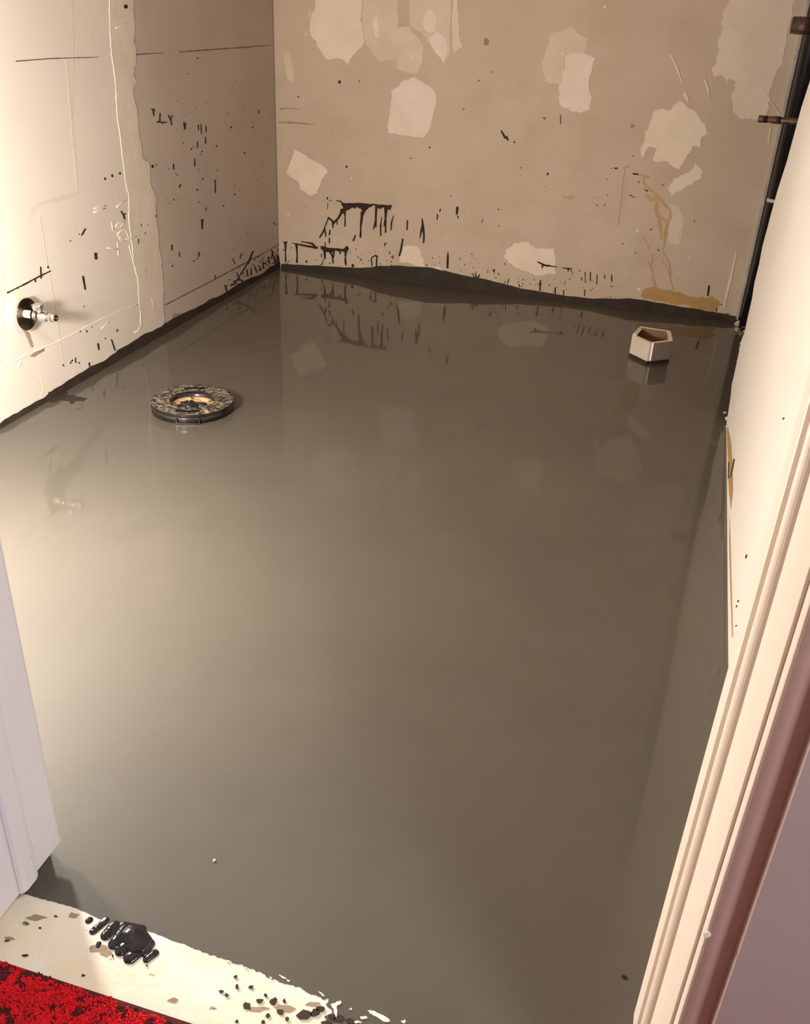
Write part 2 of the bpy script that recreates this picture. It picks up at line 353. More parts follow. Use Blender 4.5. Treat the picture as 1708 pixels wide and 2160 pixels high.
tag(link('cream_flecks', bm, M['threshold'], th), kind='stuff')

bm = bmesh.new(); box(bm, (-.95, -.3, 0), (-.05, .444, .004))
rug = tag(link('carpet', bm, M['darkred']), 'red cut pile carpet with dark flecks before the threshold', None, None, 'structure')
vs, fs, mi = [], [], []
rr = random.Random(5)
for i in range(24000):
    x = rr.uniform(-.72, -.20); y = rr.uniform(.36, .4512-.008*(x+.6)/.4+.002*noise.noise(Vector((x*40, 0, 0))))
    dark = noise.noise(Vector((x*55, y*70, 0)))+.5*noise.noise(Vector((x*140, y*140, 3))) > .20 or (y > .446-.008*(x+.6)/.4 and rr.random() < .45)  # blotches, plus darker tufts along the threshold as a painted edge shadow
    h = rr.uniform(.0045, .0078)*(.75 if dark else 1); r = rr.uniform(.0012, .0021); a = rr.uniform(0, 6.28); lx, ly = rr.gauss(0, .0015), rr.gauss(0, .0015)
    b = len(vs)
    for k in range(3): vs.append((x+r*math.cos(a+2.094*k), y+r*math.sin(a+2.094*k), .003))
    for k in range(3): vs.append((x+lx+r*.7*math.cos(a+2.094*k+.5), y+ly+r*.7*math.sin(a+2.094*k+.5), h))
    fs += [(b, b+1, b+4, b+3), (b+1, b+2, b+5, b+4), (b+2, b, b+3, b+5), (b+3, b+4, b+5)]; mi += [1 if dark else 0]*4
me = bpy.data.meshes.new('carpet_pile'); me.from_pydata(vs, [], fs); me.materials.append(M['red']); me.materials.append(M['darkred'])
me.polygons.foreach_set('material_index', mi); me.update()
o = bpy.data.objects.new('carpet_pile', me); COL.objects.link(o); o.parent = rug; tag(o, kind='stuff')

# ------------------------------------------------------------------ left wall: old paint, ridges, pencil lines, drips
zA = (0, 0, .35129); zB = (0, 440, .35129)
A = lambda p: Z(p, *zA)
B = lambda p: Z(p, *zB)
bnd = rag_open(A([(795, -60), (808, 180), (800, 250), (812, 390), (798, 440), (810, 500), (795, 540), (822, 680), (838, 850), (850, 950), (885, 970), (900, 1110), (935, 1200), (940, 1340)])+B([(940, 100), (945, 200), (965, 350), (975, 450), (975, 560), (980, 686)]), 2.2, 2)
pts = [on_left(*p) for p in bnd]
pts = [Vector((LX, pts[0].y-.02, CEIL-.001)), Vector((LX, pts[0].y, 1.2))]+pts+[Vector((LX, pts[-1].y, .0)), Vector((LX, .587, 0)), Vector((LX, .587, CEIL-.001))]
bm = bmesh.new(); solid(bm, pts, Vector((.0018, 0, 0))); tag(link('paint_layer', bm, M['paint'], wl), 'thick old cream paint with a ragged edge')
PB = .0018
# joint compound strip between the ridge and the ragged paint edge
rl = A([(650, -40), (655, 190), (665, 330), (690, 500), (695, 650), (715, 800), (740, 1000), (750, 1100), (770, 1180), (770, 1300)])+B([(775, 100), (785, 200), (800, 330), (825, 430), (830, 570), (840, 620), (840, 700)])
rr_ = [(p[0]-3, p[1]) for p in A([(795, -40), (806, 180), (798, 250), (808, 390), (796, 440), (806, 500), (793, 540), (820, 680), (835, 850), (846, 950), (880, 975), (896, 1110), (930, 1200), (936, 1340)])+B([(936, 100), (942, 200), (960, 350), (970, 450), (970, 560), (972, 660)])]
bm = bmesh.new(); patch(bm, rag(rl[::-1]+rr_, 1.2, 1), on_left, .0008, PB); link('joint_compound', bm, M['compound'], wl)
def ridge(bm, pts, r, jit=.6, base=PB):
    P = []
    for i in range(len(pts)-1):
        k = max(1, int(math.hypot(pts[i+1][0]-pts[i][0], pts[i+1][1]-pts[i][1])/7))
        for j in range(k): P.append((pts[i][0]+(pts[i+1][0]-pts[i][0])*j/k+random.uniform(-jit, jit), pts[i][1]+(pts[i+1][1]-pts[i][1])*j/k))
    P.append(pts[-1]); n = len(P)
    tube(bm, [on_left(*p)+Vector((base, 0, 0)) for p in P], [r*random.uniform(.6, 1.25) for _ in P], 6)
bm = bmesh.new(); ridge(bm, rl+B([(825, 730), (800, 745)]), .0015, .9); link('vertical_ridge', bm, M['ridge'], wl, True)
bm = bmesh.new(); ridge(bm, B([(0, 965), (60, 930), (130, 890), (270, 830), (420, 760), (570, 680), (700, 620), (830, 572)]), .0015); link('horizontal_ridge', bm, M['ridge'], wl, True)
bm = bmesh.new()
ridge(bm, A([(705, 0), (718, 190), (735, 330), (745, 480), (770, 620), (778, 760), (800, 940), (822, 1060), (826, 1180)]), .0009)
for q in (A([(560, 1252), (632, 1232)]), A([(556, 1275), (628, 1250)]), A([(690, 1245), (745, 1205)]), A([(685, 170), (760, 140)]),
          B([(665, 80), (672, 130), (720, 110), (745, 70)]), B([(690, 110), (700, 90), (740, 80)]), B([(700, 150), (745, 120), (770, 175), (720, 190), (700, 150)]), B([(715, 165), (735, 200)]), B([(640, 235), (705, 245)]), B([(765, 20), (775, 130)]), B([(745, 185), (815, 165)]),
          B([(770, 220), (800, 340)]), B([(605, 720), (650, 680)]), B([(105, 960), (120, 920)]), B([(905, 540), (915, 600)]), B([(700, 200), (705, 280)])):
    ridge(bm, q, .0017)
tag(link('paint_scrapings', bm, M['ridge'], wl, True), kind='stuff')
bm = bmesh.new()
for q, b in ((A([(90, 368), (290, 352), (585, 343)]), PB), (A([(815, 327), (980, 318)]), 0), (A([(1075, 312), (1350, 292), (1490, 283), (1625, 270)]), 0), (B([(988, 580), (1250, 445), (1480, 322), (1680, 213)]), 0)):
    stroke(bm, q, [2.2]*(len(q)-1)+[1.2], on_left, .0005, b)
link('pencil_line', bm, M['pencil'], wl)
bm = bmesh.new(); stroke(bm, B([(235, 40), (265, 240), (300, 430), (335, 640), (355, 790), (380, 925)]), 1.3, on_left, .0004, PB)
stroke(bm, A([(430, 10), (440, 300), (430, 900)]), 1.2, on_left, .0002, PB)
link('score_line', bm, M['faint'], wl)
bm = bmesh.new()
stroke(bm, A([(400, 370), (412, 520), (430, 760), (455, 1000), (462, 1140)]), 6, on_left, .0003, PB)
patch(bm, A([(475, 1100), (480, 1165), (400, 1195), (320, 1215), (240, 1240), (195, 1290), (170, 1340), (150, 1330), (190, 1230), (290, 1195), (390, 1165), (450, 1150)]), on_left, .0003, PB, 2, 2)
link('lilac_smear', bm, M['lilac'], wl)
bm = bmesh.new()
stroke(bm, B([(8, 380), (10, 500), (12, 700), (30, 800), (48, 925)]), [7, 9, 6, 5, 4], on_left, .0003, PB)
stroke(bm, B([(95, 490), (110, 550)]), [8, 5], on_left, .0003, PB); stroke(bm, B([(240, 990), (262, 1080), (240, 1130)]), [8, 6, 4], on_left, .0003, PB)
patch(bm, B([(420, 1015), (440, 975), (490, 975), (460, 1000)]), on_left, .0003, PB, 1, 1); patch(bm, B([(640, 885), (650, 850), (690, 850)]), on_left, .0003, PB, 1, 1)
link('yellow_stain', bm, M['oldglue'], wl)
bm = bmesh.new(); patch(bm, B([(1035, 660), (1042, 630), (1080, 630), (1085, 645), (1060, 655)]), on_left, .0004, 0, 1, 1); patch(bm, B([(175, 885), (215, 855), (268, 832), (262, 855), (205, 890)]), on_left, .0004, PB, 1, 1)
stroke(bm, B([(140, 720), (165, 760), (190, 830)]), [8, 9, 5], on_left, .0003, PB)
link('grime_stain', bm, M['grime'], wl)
# dark adhesive: the dripped line above the valve is a part of its own, the rest is splatter
bm = bmesh.new()
stroke(bm, B([(42, 503), (140, 455), (220, 412), (298, 374)]), [2.5, 3, 3.2, 2.5], on_left, .001, PB); dot(bm, *B([(42, 503)])[0], 2, on_left, .001, PB); dot(bm, *B([(100, 475)])[0], 2, on_left, .001, PB)
for q, ww in (([(238, 350), (241, 418)], 2.6), ([(205, 420), (207, 440)], 2.6), ([(283, 345), (283, 358)], 2.6)): stroke(bm, B(q), ww, on_left, .001, PB)
link('adhesive_line', bm, M['tar'], wl)
bm = bmesh.new()
for x, y, r in ((625, 1073, 2.2), (668, 1055, 2.4), (716, 1040, 2.2)): dot(bm, *A([(x, y)])[0], r, on_left, .001, PB)
for q, ww in ([[(485, 160), (508, 120)], 3], [[(722, 15), (738, 40), (742, 62)], 3], [[(738, 40), (750, 28)], 2], [[(569, 268), (572, 302)], 5], [[(493, 405), (507, 485)], 3.4], [[(584, 810), (589, 846)], 3], [[(665, 785), (672, 810), (686, 850)], 2.6], [[(448, 895), (450, 925)], 2],
            [[(432, 908), (424, 915)], 2], [[(418, 920), (420, 930)], 2], [[(470, 920), (472, 930)], 2], [[(530, 925), (533, 945)], 2.4], [[(372, 935), (378, 945)], 2], [[(826, 180), (826, 208)], 2], [[(930, 40), (930, 50)], 2], [[(842, 90), (844, 105)], 2], [[(882, 92), (884, 102)], 1.6],
            [[(868, 140), (866, 155)], 1.6], [[(698, 725), (699, 738)], 2], [[(515, 730), (518, 742)], 1.8], [[(476, 732), (478, 740)], 1.6], [[(548, 708), (548, 714)], 1.6], [[(627, 775), (628, 782)], 1.8], [[(868, 368), (872, 374)], 1.6], [[(500, 585), (500, 590)], 1.6], [[(415, 195), (420, 190)], 1.6], [[(470, 155), (472, 150)], 1.6], [[(288, 1100), (290, 1115)], 2]):
    stroke(bm, B(q), ww, on_left, .0008, PB)
for q, ww in ([[(908, 655), (928, 662)], 3], [[(918, 655), (922, 695)], 2.4], [[(940, 732), (1000, 735)], 2.6], [[(960, 680), (957, 732)], 2.6], [[(975, 735), (976, 745)], 2], [[(1032, 692), (1024, 720), (1030, 750)], 2.4], [[(1010, 692), (1022, 718)], 2.4], [[(1105, 735), (1109, 776)], 3.2], [[(1100, 745), (1118, 745)], 2],
            [[(1190, 750), (1191, 782)], 1.8], [[(1206, 745), (1208, 802)], 1.8], [[(1236, 755), (1235, 792)], 1.8], [[(1233, 822), (1233, 862)], 2.2], [[(1183, 852), (1184, 888)], 2], [[(1167, 950), (1169, 998)], 2.2], [[(1040, 985), (1041, 1018)], 2.2], [[(1083, 1105), (1076, 1125)], 2.4],
            [[(1290, 1080), (1292, 1158)], 2], [[(1553, 658), (1553, 682)], 1.8], [[(1235, 1245), (1235, 1265)], 1.6], [[(1345, 1230), (1338, 1240)], 1.6], [[(1640, 1335), (1652, 1350)], 1.4]):
    stroke(bm, A(q), ww, on_left, .0008)
for x, y, r in ((915, 1000, 2.6), (938, 990, 1.3), (1148, 895, 1.5), (1160, 880, 1), (1213, 910, 1.3), (1205, 925, 1), (1386, 765, 1.6), (1300, 877, 1.4), (1467, 918, 1.5), (1065, 1050, 1.3), (1217, 1075, 1.4), (1183, 1140, 1.5), (1409, 1168, 1.5), (1042, 1197, 1.4), (1195, 1213, 1), (1516, 765, 1.4), (1185, 350, 1.5), (900, 1125, 1.3), (1193, 1020, 1), (285, 365, 1.6)): dot(bm, *A([(x, y)])[0], r, on_left)
dot(bm, *A([(750, 40)])[0], 4, on_left, .0008, PB+.0008)
for q, ww in ([[(1212, 65), (1213, 122)], 3], [[(1206, 70), (1220, 68)], 3], [[(1030, 218), (1031, 250)], 2.4], [[(1196, 262), (1190, 290)], 2.2], [[(1160, 312), (1164, 318)], 2], [[(1034, 340), (1036, 348)], 2], [[(1290, 400), (1291, 425)], 1.6], [[(1075, 260), (1078, 290)], 1.4], [[(968, 405), (968, 415)], 2], [[(1518, 255), (1500, 300), (1488, 330)], 3], [[(1500, 305), (1440, 400), (1420, 430)], 2],
            [[(1450, 270), (1440, 300)], 2], [[(1395, 300), (1410, 330)], 1.5], [[(1420, 385), (1435, 420)], 2.4], [[(1400, 440), (1440, 425), (1460, 440)], 3], [[(1350, 460), (1362, 500)], 3], [[(1385, 462), (1420, 445)], 2.5], [[(1480, 365), (1486, 405)], 2.4], [[(1505, 360), (1507, 400)], 2.2], [[(1530, 350), (1540, 385)], 2.2], [[(1548, 345), (1560, 350)], 2.4], [[(1575, 320), (1582, 360)], 2.6], [[(1583, 325), (1600, 335)], 2], [[(1610, 290), (1616, 330)], 2.6], [[(1630, 250), (1645, 300), (1655, 330)], 2.6], [[(1638, 255), (1628, 300)], 2.2], [[(1660, 280), (1668, 330)], 3], [[(1672, 285), (1676, 325)], 2]):
    stroke(bm, B(q), ww, on_left, .0008)
for i in range(70):
    t = random.random()**.6; x = 1330+350*t; y = 480-165*t-random.random()**2*90; dot(bm, *B([(x, y)])[0], random.uniform(.5, 1.3), on_left)
for i in range(60): dot(bm, random.uniform(350, 575), random.uniform(150, 560), random.uniform(.4, .9), on_left)
tag(link('splatter', bm, M['tar'], wl), kind='stuff')
bm = bmesh.new()
top = B([(-80, 1335), (0, 1285), (100, 1225), (250, 1140), (290, 1105), (440, 1010), (540, 945), (640, 900), (700, 850), (830, 775), (880, 745), (985, 690), (1060, 650), (1170, 600), (1250, 550), (1340, 512), (1450, 442), (1570, 392), (1620, 347), (1680, 318)])
tp = [on_left(*p) for p in rag_open(top, 1.5, 2)]
tp = sorted(tp, key=lambda v: v.y)
solid(bm, [Vector((LX, tp[0].y, 0))]+tp+[Vector((LX, tp[-1].y, 0))], Vector((.0034, 0, 0)))
tag(link('slurry_band', bm, M['dark_slurry'], wl), 'dark slurry smeared along the foot of the left wall')

# ------------------------------------------------------------------ back wall: spackle patches, drips, glue
def sp(m, pts, amp=3, th=.0012, base=0, n=3):
    bm = bmesh.new(); patch(bm, pts, on_back, th, base, amp, n); return link('spackle_patch', bm, M[m], wb)
sp('spk_cream', [(672, -40), (655, 40), (653, 62), (668, 88), (680, 112), (692, 125), (712, 122), (735, 138), (745, 115), (766, 95), (763, 60), (765, 20), (750, -40)], 4)
sp('spk_thin', [(772, -40), (764, 20), (766, 60), (770, 88), (787, 115), (803, 130), (836, 127), (840, 70), (840, 30), (830, -40)], 2)
sp('spk_pink', [(795, 30), (786, 45), (792, 80), (800, 80), (798, 50)], 2, .0018); sp('spk_thin', [(782, 92), (800, 90), (830, 74), (836, 80), (812, 90), (794, 118)], 2, .0018)
sp('spk_thin', [(836, 58), (862, 55), (892, 92), (890, 130), (880, 155), (865, 155), (836, 143)], 1.5, .0009)
sp('spk_thin', [(864, -40), (864, 55), (890, 70), (910, 100), (938, 135), (950, 110), (953, -40)], 2, .001)
sp('spk_cream', [(892, 50), (896, 35), (903, 20), (915, 26), (922, 45), (918, 62), (908, 72), (898, 65)], 2, .0018)
sp('spk_pink', [(905, 80), (922, 65), (938, 80), (945, 105), (936, 130), (915, 105)], 2, .0016)
sp('spk_grey', [(957, -40), (955, 70), (956, 110), (976, 97), (970, 85), (968, 50), (965, -40)], 2, .0014)
sp('spk_pink', [(870, 163), (890, 172), (910, 185), (920, 200), (918, 225), (912, 245), (905, 270), (893, 290), (855, 285), (818, 280), (822, 240), (825, 195), (845, 175)], 2)
sp('spk_cream', [(620, 315), (612, 345), (604, 366), (630, 385), (633, 397), (650, 411), (668, 409), (677, 380), (691, 362), (675, 345), (648, 330)], 2)
sp('spk_thin', [(1160, 72), (1185, 66), (1204, 56), (1218, 70), (1238, 78), (1232, 120), (1190, 125), (1186, 175), (1150, 172), (1144, 130)], 3, .0009)
sp('spk_pink', [(1192, 118), (1228, 110), (1255, 122), (1243, 160), (1245, 232), (1225, 238), (1183, 225), (1178, 208), (1186, 170)], 4, .0017)
sp('spk_grey', [(1548, -40), (1523, 30), (1525, 60), (1515, 100), (1500, 150), (1506, 162), (1525, 160), (1532, 178), (1538, 165), (1552, 172), (1542, 200), (1546, 235), (1560, 250), (1600, 252), (1614, 250), (1620, 215), (1630, 180), (1632, 165), (1652, 135), (1656, 100), (1668, 40), (1684, -40)], 4)
sp('spk_cream', [(1435, 213), (1450, 228), (1470, 240), (1485, 260), (1494, 283), (1478, 292), (1475, 310), (1460, 308), (1448, 330), (1432, 358), (1410, 342), (1378, 340), (1386, 312), (1370, 308), (1352, 334), (1356, 305), (1360, 280), (1385, 232), (1415, 232)], 5)
sp('spk_cream', [(1465, 344), (1480, 358), (1478, 375), (1450, 392), (1415, 415), (1408, 398), (1420, 376), (1455, 362)], 3)
sp('spk_thin', [(1408, 432), (1428, 434), (1440, 460), (1438, 500), (1430, 518), (1408, 512)], 2, .0009)
sp('spk_cream', [(1068, 525), (1085, 512), (1115, 511), (1130, 525), (1170, 524), (1172, 578), (1130, 582), (1085, 562), (1064, 545)], 3)
sp('spk_cream', [(850, 520), (879, 518), (888, 535), (896, 562), (930, 566), (960, 576), (940, 573), (900, 566), (842, 552)], 2)
sp('spk_thin', [(598, 110), (612, 112), (620, 150), (618, 172), (606, 165)], 2, .0008)
bm = bmesh.new(); stroke(bm, [(1553, 530), (1544, 572), (1535, 610), (1526, 650)], [3, 4, 5, 3], on_back, .0016); link('caulk_run', bm, M['spk_cream'], wb)
bm = bmesh.new()
for q, ww in ([[(1485, 165), (1492, 185), (1497, 208)], [3, 4, 1]], [[(1413, 112), (1426, 140), (1440, 178)], [2, 4, 2]], [[(1443, 196), (1450, 212)], 6], [[(1610, 190), (1650, 250)], 1.5], [[(818, 262), (912, 268)], 1.5], [[(842, 275), (895, 280)], 1.5], [[(1625, 270), (1620, 300)], 3], [[(655, 20), (652, 40)], 2]): stroke(bm, q, ww, on_back, .0022)
for x, y, r in ((871, 121, 3.2), (1187, 113, 2.5), (742, 376, 2), (609, 68, 2), (645, 72, 2), (631, 50, 1.5), (941, 501, 1.6), (1345, 486, 3), (1453, 543, 2), (608, 453, 1.6), (1275, 15, 2.5), (1348, 610, 3), (1430, 575, 1.6)): dot(bm, x, y, r, on_back, .0024)
tag(link('spackle_specks', bm, M['spk_cream'], wb), kind='stuff')

D4 = (560, 300, .35129); D6 = (1100, 320, .35597)
c4 = lambda p: Z(p, *D4)
c6 = lambda p: Z(p, *D6)
def drips(items, pl=on_back, conv=c4, name='adhesive_drip', label=None):
    bm = bmesh.new()
    for it in items:
        if it[0] == 'p': patch(bm, conv(it[1]), pl, .0012, 0, 1, 2)
        else: stroke(bm, conv(it[0]), it[1], pl, .0012)
    o = link(name, bm, M['tar'], wb)
    if label: tag(o, label)
drips([('p', [(455, 362), (520, 366), (570, 364), (650, 369), (760, 376), (752, 408), (735, 404), (718, 398), (700, 392), (688, 402), (672, 396), (650, 378), (620, 392), (600, 418), (585, 440), (572, 400), (552, 388), (540, 398), (525, 393), (505, 402), (490, 410), (470, 430), (458, 420), (466, 395)]),
       ([(475, 395), (478, 450), (477, 505)], [5, 2.6, 2.8]), ([(582, 420), (572, 500), (570, 572)], [8, 3.6, 3.6]), ([(665, 385), (662, 450), (662, 510)], [6, 4, 3.4]), ([(724, 395), (720, 460), (721, 542)], [7, 3.6, 3.4]), ([(658, 470), (648, 522)], [2, 3]), ([(697, 450), (691, 500), (692, 562)], [1.8, 3, 3]),
       ([(768, 440), (756, 485), (754, 526)], [1.5, 2.8, 2.5]), ([(465, 405), (440, 452), (402, 492)], [9, 4, 5]), ([(430, 460), (430, 495)], [3, 2]), ([(375, 452), (402, 472), (405, 515)], [3, 3.5, 2.5]), ([(380, 450), (360, 500), (345, 540), (325, 572)], [3, 2.6, 3, 3.4]), ([(355, 515), (362, 566)], [2.6, 2.8]), ([(388, 525), (383, 556)], [2.4, 3.4]), ([(384, 575), (383, 606)], [2.4, 2.8]), ([(715, 465), (712, 505)], 2)],
      label='long dark adhesive run with eight drips')
drips([([(120, 600), (120, 660), (121, 715)], [5, 2.8, 3]), ([(108, 600), (130, 600)], 3)])
drips([([(185, 610), (190, 665), (188, 722)], [6, 2.8, 4]), ([(160, 605), (240, 622), (312, 634)], [2, 4, 5]), ([(215, 596), (280, 608), (300, 628)], [2, 4, 3])])
drips([('p', [(330, 622), (400, 634), (470, 640), (485, 622), (498, 628), (498, 650), (480, 660), (445, 655), (420, 650), (400, 662), (372, 660), (352, 656), (332, 640)]), ([(358, 600), (358, 640)], [2, 3]), ([(355, 650), (357, 702)], [6, 3]), ([(380, 650), (402, 680), (406, 726)], [4, 4, 3]), ([(412, 650), (408, 690)], [4, 3]), ([(483, 645), (480, 690), (482, 735)], [6, 2.5, 4]), ([(445, 650), (450, 668)], 4), ([(336, 670), (336, 690)], 2)],
      label='second dark adhesive run just above the floor')
drips([([(640, 740), (635, 705), (640, 690), (660, 680), (674, 686)], 3.2), ([(668, 685), (666, 744)], 3)])
drips([([(940, 458), (944, 500), (932, 545), (928, 575)], [2, 6, 4, 2]), ([(945, 500), (951, 560), (949, 605)], [6, 4, 3])])
drips([([(852, 470), (849, 526)], [4, 3])]); drips([([(824, 580), (814, 640), (803, 682)], [4, 4, 4])])
drips([([(1095, 660), (1094, 700), (1092, 755)], [2, 5, 4])]); drips([([(1152, 390), (1148, 432)], [5, 4]), ([(1152, 440), (1157, 458)], 2)])
drips([([(540, 557), (527, 592)], [2, 4])]); drips([([(1415, 785), (1440, 830)], [3, 5]), ([(1448, 818), (1455, 842)], 4)], conv=lambda p: Z(p, 560, 0, .35129))
drips([([(95, 652), (135, 672), (210, 683)], [3, 4, 1.5]), ([(240, 688), (296, 694)], [1.5, 3]), ([(125, 670), (122, 688)], [4, 3]), ([(275, 695), (278, 708)], [4, 2]), ([(150, 680), (165, 672)], 4)], conv=c6)
bm = bmesh.new()
for q, ww in ([[(1050, 400), (1046, 416)], 3], [[(1032, 432), (1030, 464)], 2.6], [[(1305, 460), (1296, 485)], 1.4], [[(720, 605), (715, 622)], 2.6], [[(726, 606), (715, 606)], 2], [[(765, 680), (765, 700)], 2], [[(743, 655), (747, 670)], 1.6], [[(370, 330), (372, 342)], 3.4], [[(374, 362), (372, 400)], 1.4], [[(380, 352), (400, 348)], 1.2], [[(425, 350), (440, 354)], 2.4], [[(445, 352), (460, 364)], 2.5], [[(245, 710), (246, 722)], 3.6], [[(330, 735), (345, 728)], 2], [[(522, 735), (526, 748)], 5],
            [[(550, 688), (562, 692)], 1.4], [[(568, 700), (578, 712)], 1.8], [[(508, 658), (510, 668)], 1.4], [[(540, 640), (548, 643)], 1.4], [[(1370, 765), (1372, 780)], 2.6], [[(1362, 768), (1378, 766)], 2], [[(1398, 785), (1400, 792)], 1.8], [[(1333, 765), (1334, 785)], 1], [[(1240, 788), (1260, 815)], 2], [[(1285, 795), (1275, 815)], 3], [[(1258, 785), (1270, 815)], 2.5], [[(1462, 820), (1452, 850)], 2], [[(1520, 850), (1524, 870)], 2], [[(1650, 830), (1646, 890)], 3], [[(1655, 845), (1640, 850)], 2], [[(475, 700), (478, 735)], 1.6], [[(345, 700), (345, 730)], 1.2]):
    stroke(bm, c4(q), ww, on_back)
for q, ww in ([[(110, 765), (110, 820)], 3], [[(102, 790), (116, 788)], 3], [[(198, 805), (200, 850)], 3], [[(248, 820), (250, 846)], 2.4], [[(374, 820), (372, 856)], 2.2], [[(259, 765), (252, 790)], 1.2], [[(376, 712), (377, 775)], 1.6], [[(407, 715), (407, 766)], 2.4], [[(447, 728), (445, 785)], 2.2], [[(492, 730), (491, 752)], 2.2], [[(533, 732), (534, 768)], 2.6], [[(356, 745), (356, 762)], 2], [[(527, 795), (538, 800)], 1.8], [[(1110, 795), (1102, 855)], 3.6], [[(1155, 905), (1153, 945)], 3], [[(1160, 905), (1190, 905)], 1.4], [[(1170, 962), (1232, 962)], 2], [[(660, 130), (688, 134)], 3.4], [[(550, 98), (568, 98)], 3], [[(530, 98), (536, 98)], 1.6],
            [[(640, 255), (655, 262)], 1.8], [[(655, 265), (672, 272)], 1.4], [[(732, 204), (744, 208)], 2.2], [[(734, 228), (748, 232)], 2.6], [[(830, 195), (842, 200)], 1.8], [[(806, 578), (815, 586)], 2]):
    stroke(bm, c6(q), ww, on_back)
for x, y, r in ((716, 173, 3), (758, 171, 1.6), (629, 204, 1.6), (978, 230, 1.3), (906, 311, 1.6), (1010, 170, 1.6), (1147, 249, 1.4), (866, 334, 1.5), (731, 352, 2.2), (1085, 300, 1.8), (1155, 367, 2.3), (1098, 354, 1.3), (950, 414, 1.2), (1051, 442, 1.3), (1052, 476, 1.3), (1464, 466, 1.6), (1259, 433, 1.4), (1275, 432, 1.4), (1334, 329, 1.2), (1347, 384, 1.6), (1373, 484, 1.7), (1340, 533, 1.3), (1313, 514, 1.3), (1253, 417, 1), (1281, 378, 1), (1281, 412, 1.2), (995, 536, 1.3), (900, 560, 1.8), (826, 560, 1.6), (1103, 590, 1.5), (1222, 571, 1.2), (980, 558, 1.2)): dot(bm, x, y, r, on_back)
for i in range(240):
    x = random.uniform(596, 1330); y = 563+(x-592)*.115-random.random()**2.2*60; dot(bm, x, y-6, random.uniform(.4, 1.3), on_back)
for i in range(60): dot(bm, random.uniform(600, 1540), random.uniform(300, 600), random.uniform(.4, .8), on_back)
stroke(bm, [(1182, 243), (1182, 261)], 1.6, on_back); stroke(bm, [(1149, 248), (1149, 252)], 1.4, on_back)
tag(link('splatter', bm, M['tar'], wb), kind='stuff')
bm = bmesh.new()
stroke(bm, [(588, 258), (620, 259), (636, 260), (665, 263)], [2.6, 3.4, 3, 1], on_back, .0008); stroke(bm, [(590, 230), (615, 228), (632, 231)], [3, 2, 1], on_back, .0004)
dot(bm, 1025, 88, 6, on_back, .0006); dot(bm, 1334, 266, 5, on_back, .0005, 0, .8); dot(bm, 1037, 152, 2, on_back)
tag(link('grime_mark', bm, M['grime'], wb), kind='stuff')
bm = bmesh.new()
patch(bm, c6([(712, 835), (720, 815), (760, 803), (830, 815), (920, 832), (980, 852), (1040, 865), (1100, 868), (1128, 855), (1165, 880), (1180, 905), (1160, 920), (1150, 945), (1100, 938), (1000, 918), (960, 902), (900, 905), (820, 885), (720, 868), (706, 850)]), on_back, .0012, 0, 2, 3)
tag(link('glue_stain', bm, M['glue'], wb), 'yellow glue smear above the dark band')
bm = bmesh.new()
for q, ww in ([[(718, 180), (740, 208), (775, 235), (805, 270), (840, 305), (880, 345), (882, 385), (868, 425), (852, 470), (845, 540), (838, 580)], [3, 4, 5, 11, 6, 6, 6, 7, 8, 5, 3]], [[(800, 300), (795, 350), (815, 400), (822, 460), (828, 520)], [6, 8, 7, 7, 3]], [[(815, 385), (868, 418)], [6, 9]], [[(835, 590), (875, 660), (882, 720), (880, 760), (905, 825)], [3, 3.5, 4, 4, 3]], [[(828, 635), (862, 690), (885, 760)], [1.5, 3, 3]],
            [[(722, 505), (748, 560), (760, 580)], [3, 3, 1.4]], [[(775, 610), (775, 650), (766, 680), (775, 720), (798, 800)], [2, 4, 4, 3, 2]], [[(752, 655), (770, 700)], [4, 2]], [[(770, 750), (790, 800)], 3], [[(612, 98), (600, 180), (585, 330), (570, 438)], [1.6, 2.2, 2, 2.4]], [[(600, 95), (642, 85)], [3, 4]], [[(690, 135), (755, 152)], [3, 5]], [[(728, 150), (724, 190)], [4, 3]], [[(735, 255), (770, 285), (830, 280)], [6, 9, 6]], [[(718, 215), (745, 235)], [4, 6]],
            [[(240, 262), (268, 272)], [2, 4]], [[(268, 270), (312, 265)], [3, 5]], [[(275, 285), (300, 275)], [2, 3]], [[(245, 275), (248, 285)], 2]):
    stroke(bm, c6(q), ww, on_back, .0007, 0, .3)
tag(link('glue_run', bm, M['glue_thin'], wb), 'yellow glue runs trickling down the wall')
bm = bmesh.new()
top = [(593, 557), (640, 559), (700, 562), (750, 565), (790, 562), (840, 560), (900, 563), (940, 571), (985, 582), (1020, 588), (1100, 609), (1180, 622), (1250, 630), (1325, 629), (1400, 640), (1450, 649), (1500, 657), (1545, 666), (1580, 672)]
tp = sorted([on_back(*p) for p in rag_open(top, 1.2, 2)], key=lambda v: v.x)
solid(bm, [Vector((tp[0].x, BY, 0))]+tp+[Vector((tp[-1].x, BY, 0))], Vector((0, -.0022, 0)))
tag(link('slurry_band', bm, M['dark_slurry'], wb), 'dark slurry line along the foot of the back wall')

